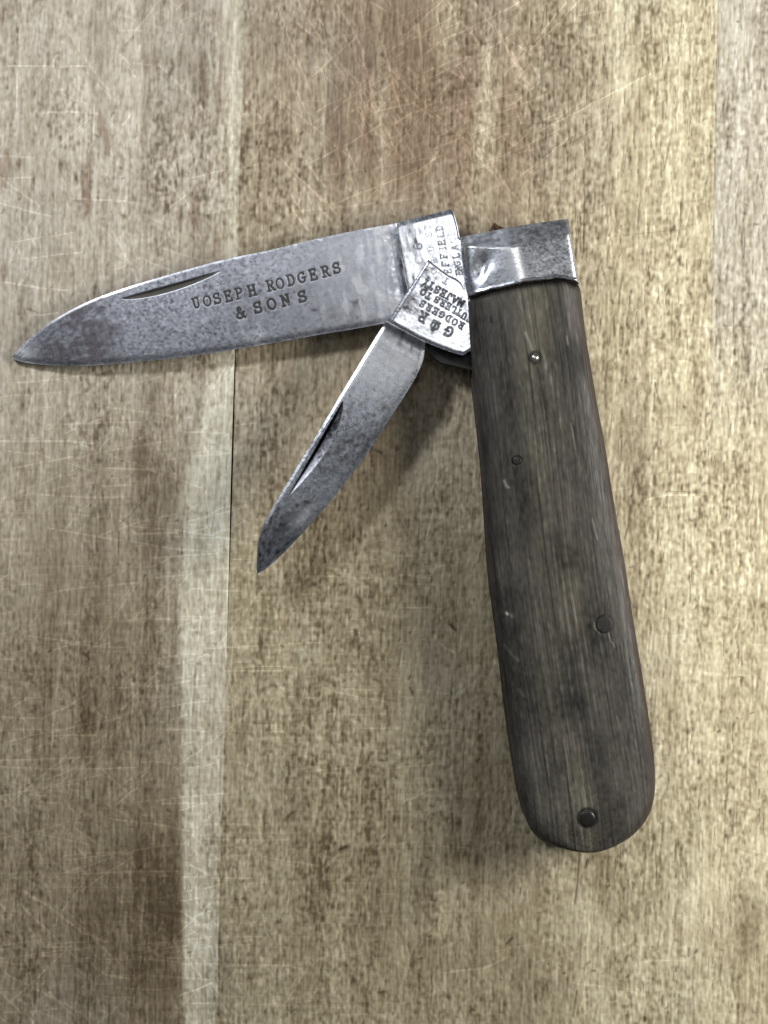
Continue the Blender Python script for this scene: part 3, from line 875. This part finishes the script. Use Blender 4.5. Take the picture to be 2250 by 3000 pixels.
cr = cr * (1 - .85 * np.exp(-(S * Lmm / .55) ** 2))[..., None]
zt = zt + .007 * g1 + .006 * g2 + .005 * g3 + .005 * g6 - .12 * crk - .30 * hole - .12 * ring - .12 * np.clip(ring2, 0, 1) - .08 * ring3 + .05 * fnoise((n, m), 40, 16, 507) * (1 - V ** 4)
SAX, SAY = seen(*P(QX, QY, ZE), zt)
SAX, SAY, SZT = SAX.ravel(), SAY.ravel(), zt
rg = np.clip(.50 + .06 * g3 - .10 * mid * 0 + .05 * g5, .3, .8)
X_, Y_ = P(QX, QY, ZE)
scale_top = slab('wooden_scale', X_, Y_, zt, ZE, M_SCALE, knife, {'tint': cr, 'gloss': rg, 'metal': np.zeros((n, m))}, KO)
k = (slice(None, None, 6), slice(None, None, 6))


def coarse(G):
    i = np.unique(np.r_[np.arange(0, G.shape[0], 6), G.shape[0] - 1])
    j = np.unique(np.r_[np.arange(0, G.shape[1], 6), G.shape[1] - 1])
    return G[np.ix_(i, j)]


zl = coarse(ZE + .55 + 2.3 * prof * (.18 + .82 * butt)) - ZE
slab('wooden_scale', coarse(X_), coarse(Y_), np.full(zl.shape, 3.0), 3.0 - zl, M_SCALE, knife,
     {'tint': coarse(cr), 'gloss': coarse(rg), 'metal': np.zeros(zl.shape)}, KO, True)

# bolsters
n, m = 150, 220
bt = np.linspace(0, 1, m)
ty = np.interp(bt, [0, .23, .42, .79, 1], [697, 685, 673, 654, 644])
tx = np.interp(bt, [0, 1], [1349, 1665])
bx_ = np.interp(bt, [0, 1], [1370, 1695])
by_ = np.interp(bt, [0, .05, .22, .53, .84, 1], [869, 868, 853, 832, 821, 833]) + .7 * fnoise((1, m), .01, 5, 77)[0]
s = np.linspace(0, 1, n)[:, None]
QX = tx + (bx_ - tx) * s
QX = QX + np.interp(s[:, 0], [0, .3, .7, 1], [0, -3, -3, 0])[:, None] * (1 - bt)
QY = ty + (by_ - ty) * s
Tb = np.repeat(bt[None, :], n, 0)
Sb = np.repeat(s, m, 1)
ridge = .475 + .03 * (Sb - .5)
dl = (ridge - Tb) * 16
dr_ = (Tb - ridge) * 16
r_ = np.sqrt(((Tb - ridge) * 16) ** 2 + .9 ** 2) - .9
h = 3.15 - np.where(Tb < ridge, .17, .135) * r_
h -= 1.3 * np.exp(-(Tb * 16 / .55)) + 1.2 * np.exp(-((1 - Tb) * 16 / .22))
sb_ = np.interp(Tb, [0, .085, .25, .47, .64, .8, 1], [.20, .225, .32, .395, .36, .30, .26])
bev = np.clip((sb_ - Sb) / sb_, 0, 1)
bev = np.sqrt(bev ** 2 + .0025) - .05
h -= 1.45 * np.clip(bev, 0, 1) * (sb_ / .4) ** .6
dim = np.exp(-(((QX - 1412) + .25 * (QY - 790)) / 24) ** 2 - ((QY - 787) / 34) ** 2)
dim2 = np.exp(-(((QX - 1428) + .2 * (QY - 790)) / 12) ** 2 - ((QY - 800) / 30) ** 2)
h -= .55 * dim
h += .14 * dim2
h += .10 * np.exp(-((Sb - .985) / .025) ** 2)
h -= .18 * np.exp(-((1 - Sb) / .012) ** 2)
h = np.clip(h, .25, None)
cr, rg, tt, n1, n2, n3, pits = steel_attrs((n, m), QX, QY, 600, tarn=.14)
cr = .25 * cr + .75 * cr.mean((0, 1))
rg = rg + .05
endp = sstep(.0, .1, np.clip((sb_ - Sb) / sb_, 0, 1))
cr = cr * (1 - .15 * endp[..., None] * np.array([.95, 1.0, 1.0]))  # dim reflection of the end bevel painted as a darker tint
ridge_shine = np.exp(-((Sb - sb_ - .01) / .035) ** 2) + np.exp(-((Tb - ridge) / .035) ** 2) * (Sb > sb_) + .5 * np.exp(-((1 - Sb) / .03) ** 2)  # highlights of ridge, bevel line and lower lip painted into the tint
ridge_shine = np.clip(ridge_shine * (.9 + .25 * n2), 0, 1)[..., None]
cr = cr * (1 - .75 * ridge_shine) + np.array([.88, .89, .92]) * .75 * ridge_shine
rg = np.clip(rg - .06 - .08 * ridge_shine[..., 0] + .22 * endp, .18, .8)
cr = cr * (1 - .30 * endp[..., None] * np.clip(1 + .5 * n2[..., None], 0, 2))
h += .004 * n1 + .0006 * n2 + .006 * endp * n2 - .02 * pits * endp
X_, Y_ = P(QX, QY, ZE)
at = {'tint': cr, 'gloss': rg, 'metal': np.ones((n, m))}
slab('bolster', X_, Y_, ZE + h, ZE, M_STEEL, knife, at, KO)
hb = coarse(np.clip(h, .3, 3.0))
slab('bolster', coarse(X_), coarse(Y_), np.full(hb.shape, 3.0), 3.0 - hb, M_STEEL, knife, {q: coarse(v) if v.ndim == 2 else np.stack([coarse(v[..., i]) for i in range(3)], -1) for q, v in at.items()}, KO, True)

# liners under each scale, the spring along the back and the short spacer at the butt
n, m = 160, 9
s = 1 - (1 - np.linspace(0, 1, n)) ** 1.5
A = resample(hl, s, True)
B = resample(hr, s, True)
C = (A + B) / 2
A2 = A + (C - A) * .012 + 0
B2 = B + (C - B) * .012
t = np.linspace(0, 1, m)
QX = A2[:, :1] + (B2[:, :1] - A2[:, :1]) * t
QY = A2[:, 1:] + (B2[:, 1:] - A2[:, 1:]) * t
X_, Y_ = P(QX, QY, ZE)
zz = np.zeros(X_.shape)
slab('liner', X_, Y_, zz + ZE - .004, ZE - .42, M_LINER, knife, {}, KO)
slab('liner', X_, Y_, zz + 3.42, 3.004, M_LINER, knife, {}, KO)
tb = np.linspace(.80, .985, 7)
wsp = np.interp(s, [0, .85, .93, 1], [0, 0, .75, .75])
QX = A[:, :1] + (B[:, :1] - A[:, :1]) * (tb[None, :] - wsp[:, None] * (.985 - tb[None, :]) * 4)
QY = A[:, 1:] + (B[:, 1:] - A[:, 1:]) * (tb[None, :] - wsp[:, None] * (.985 - tb[None, :]) * 4)
X_, Y_ = P(QX, QY, ZE)
slab('back_spring', X_, Y_, np.zeros(X_.shape) + ZE - .43, 3.43, M_SPRING, knife, {}, KO)


# pins
def dome(name, px, py, z, r, hgt_, mat, ring=False):
    x, y = P(px, py, z)
    prof_ = [(r * 1.0, -.9), (r * 1.0, 0), (r * .92, hgt_ * .45), (r * .7, hgt_ * .8), (r * .4, hgt_ * .96)]
    N_ = 28
    V_ = []
    F_ = []
    for (rr, h_) in prof_:
        for i in range(N_):
            q = 2 * math.pi * i / N_
            V_.append((x + rr * math.cos(q), y + rr * math.sin(q), z + h_))
    V_.append((x, y, z + hgt_))
    quads = []
    for k_ in range(len(prof_) - 1):
        for i in range(N_):
            j_ = (i + 1) % N_
            quads.append((k_ * N_ + i, k_ * N_ + j_, (k_ + 1) * N_ + j_, (k_ + 1) * N_ + i))
    b_ = (len(prof_) - 1) * N_
    tris = [(b_ + i, b_ + (i + 1) % N_, len(V_) - 1) for i in range(N_)]
    return mesh_obj(name, V_, [np.array(quads), np.array(tris), np.arange(N_)[::-1][None, :]], mat, knife, None, True, KO)


def top_of_scale(px, py):
    i = np.argmin((SAX - px) ** 2 + (SAY - py) ** 2)
    return float(SZT.ravel()[i])


p = dome('pin', 1567, 1048, top_of_scale(1585, 1070), .55, .34, M_PIN)
p['label'] = 'bright domed pin near the bolster'
dome('pin', 1514, 1349, top_of_scale(1545, 1349) - .16, .60, .04, M_PIN_DARK)
dome('pin', 1771, 1830, top_of_scale(1771, 1870) - .02, 1.12, .07, M_PIN_PLUG)
p = dome('pin', 1720, 2398, top_of_scale(1720, 2350) - .10, 1.12, .14, M_PIN_DARK)
p['label'] = 'blackened pin at the rounded butt'

# coppery end of the spring that peeps out above the bolster
QX = np.array([[1430, 1450, 1470, 1490], [1428, 1450, 1472, 1494]], float)
QX = np.linspace(1429, 1491, 24)[None, :] + np.zeros((8, 1))
topy = np.interp(QX[0], [1429, 1440, 1449, 1462, 1491], [683, 664, 650, 660, 672])
QY = topy + (720 - topy) * np.linspace(0, 1, 8)[:, None]
zz = 7.6 - .9 * np.exp(-(np.linspace(0, 1, 8)[:, None] * 3.2 / .5) ** 2) + .12 * np.sin(QX / 6.)
X_, Y_ = P(QX, QY, 7.0)
sp_ = slab('spring_tip', X_, Y_, zz, 4.0, M_RUST, knife, {}, KO)
sp_['label'] = 'coppery metal tip peeping out above the bolster'
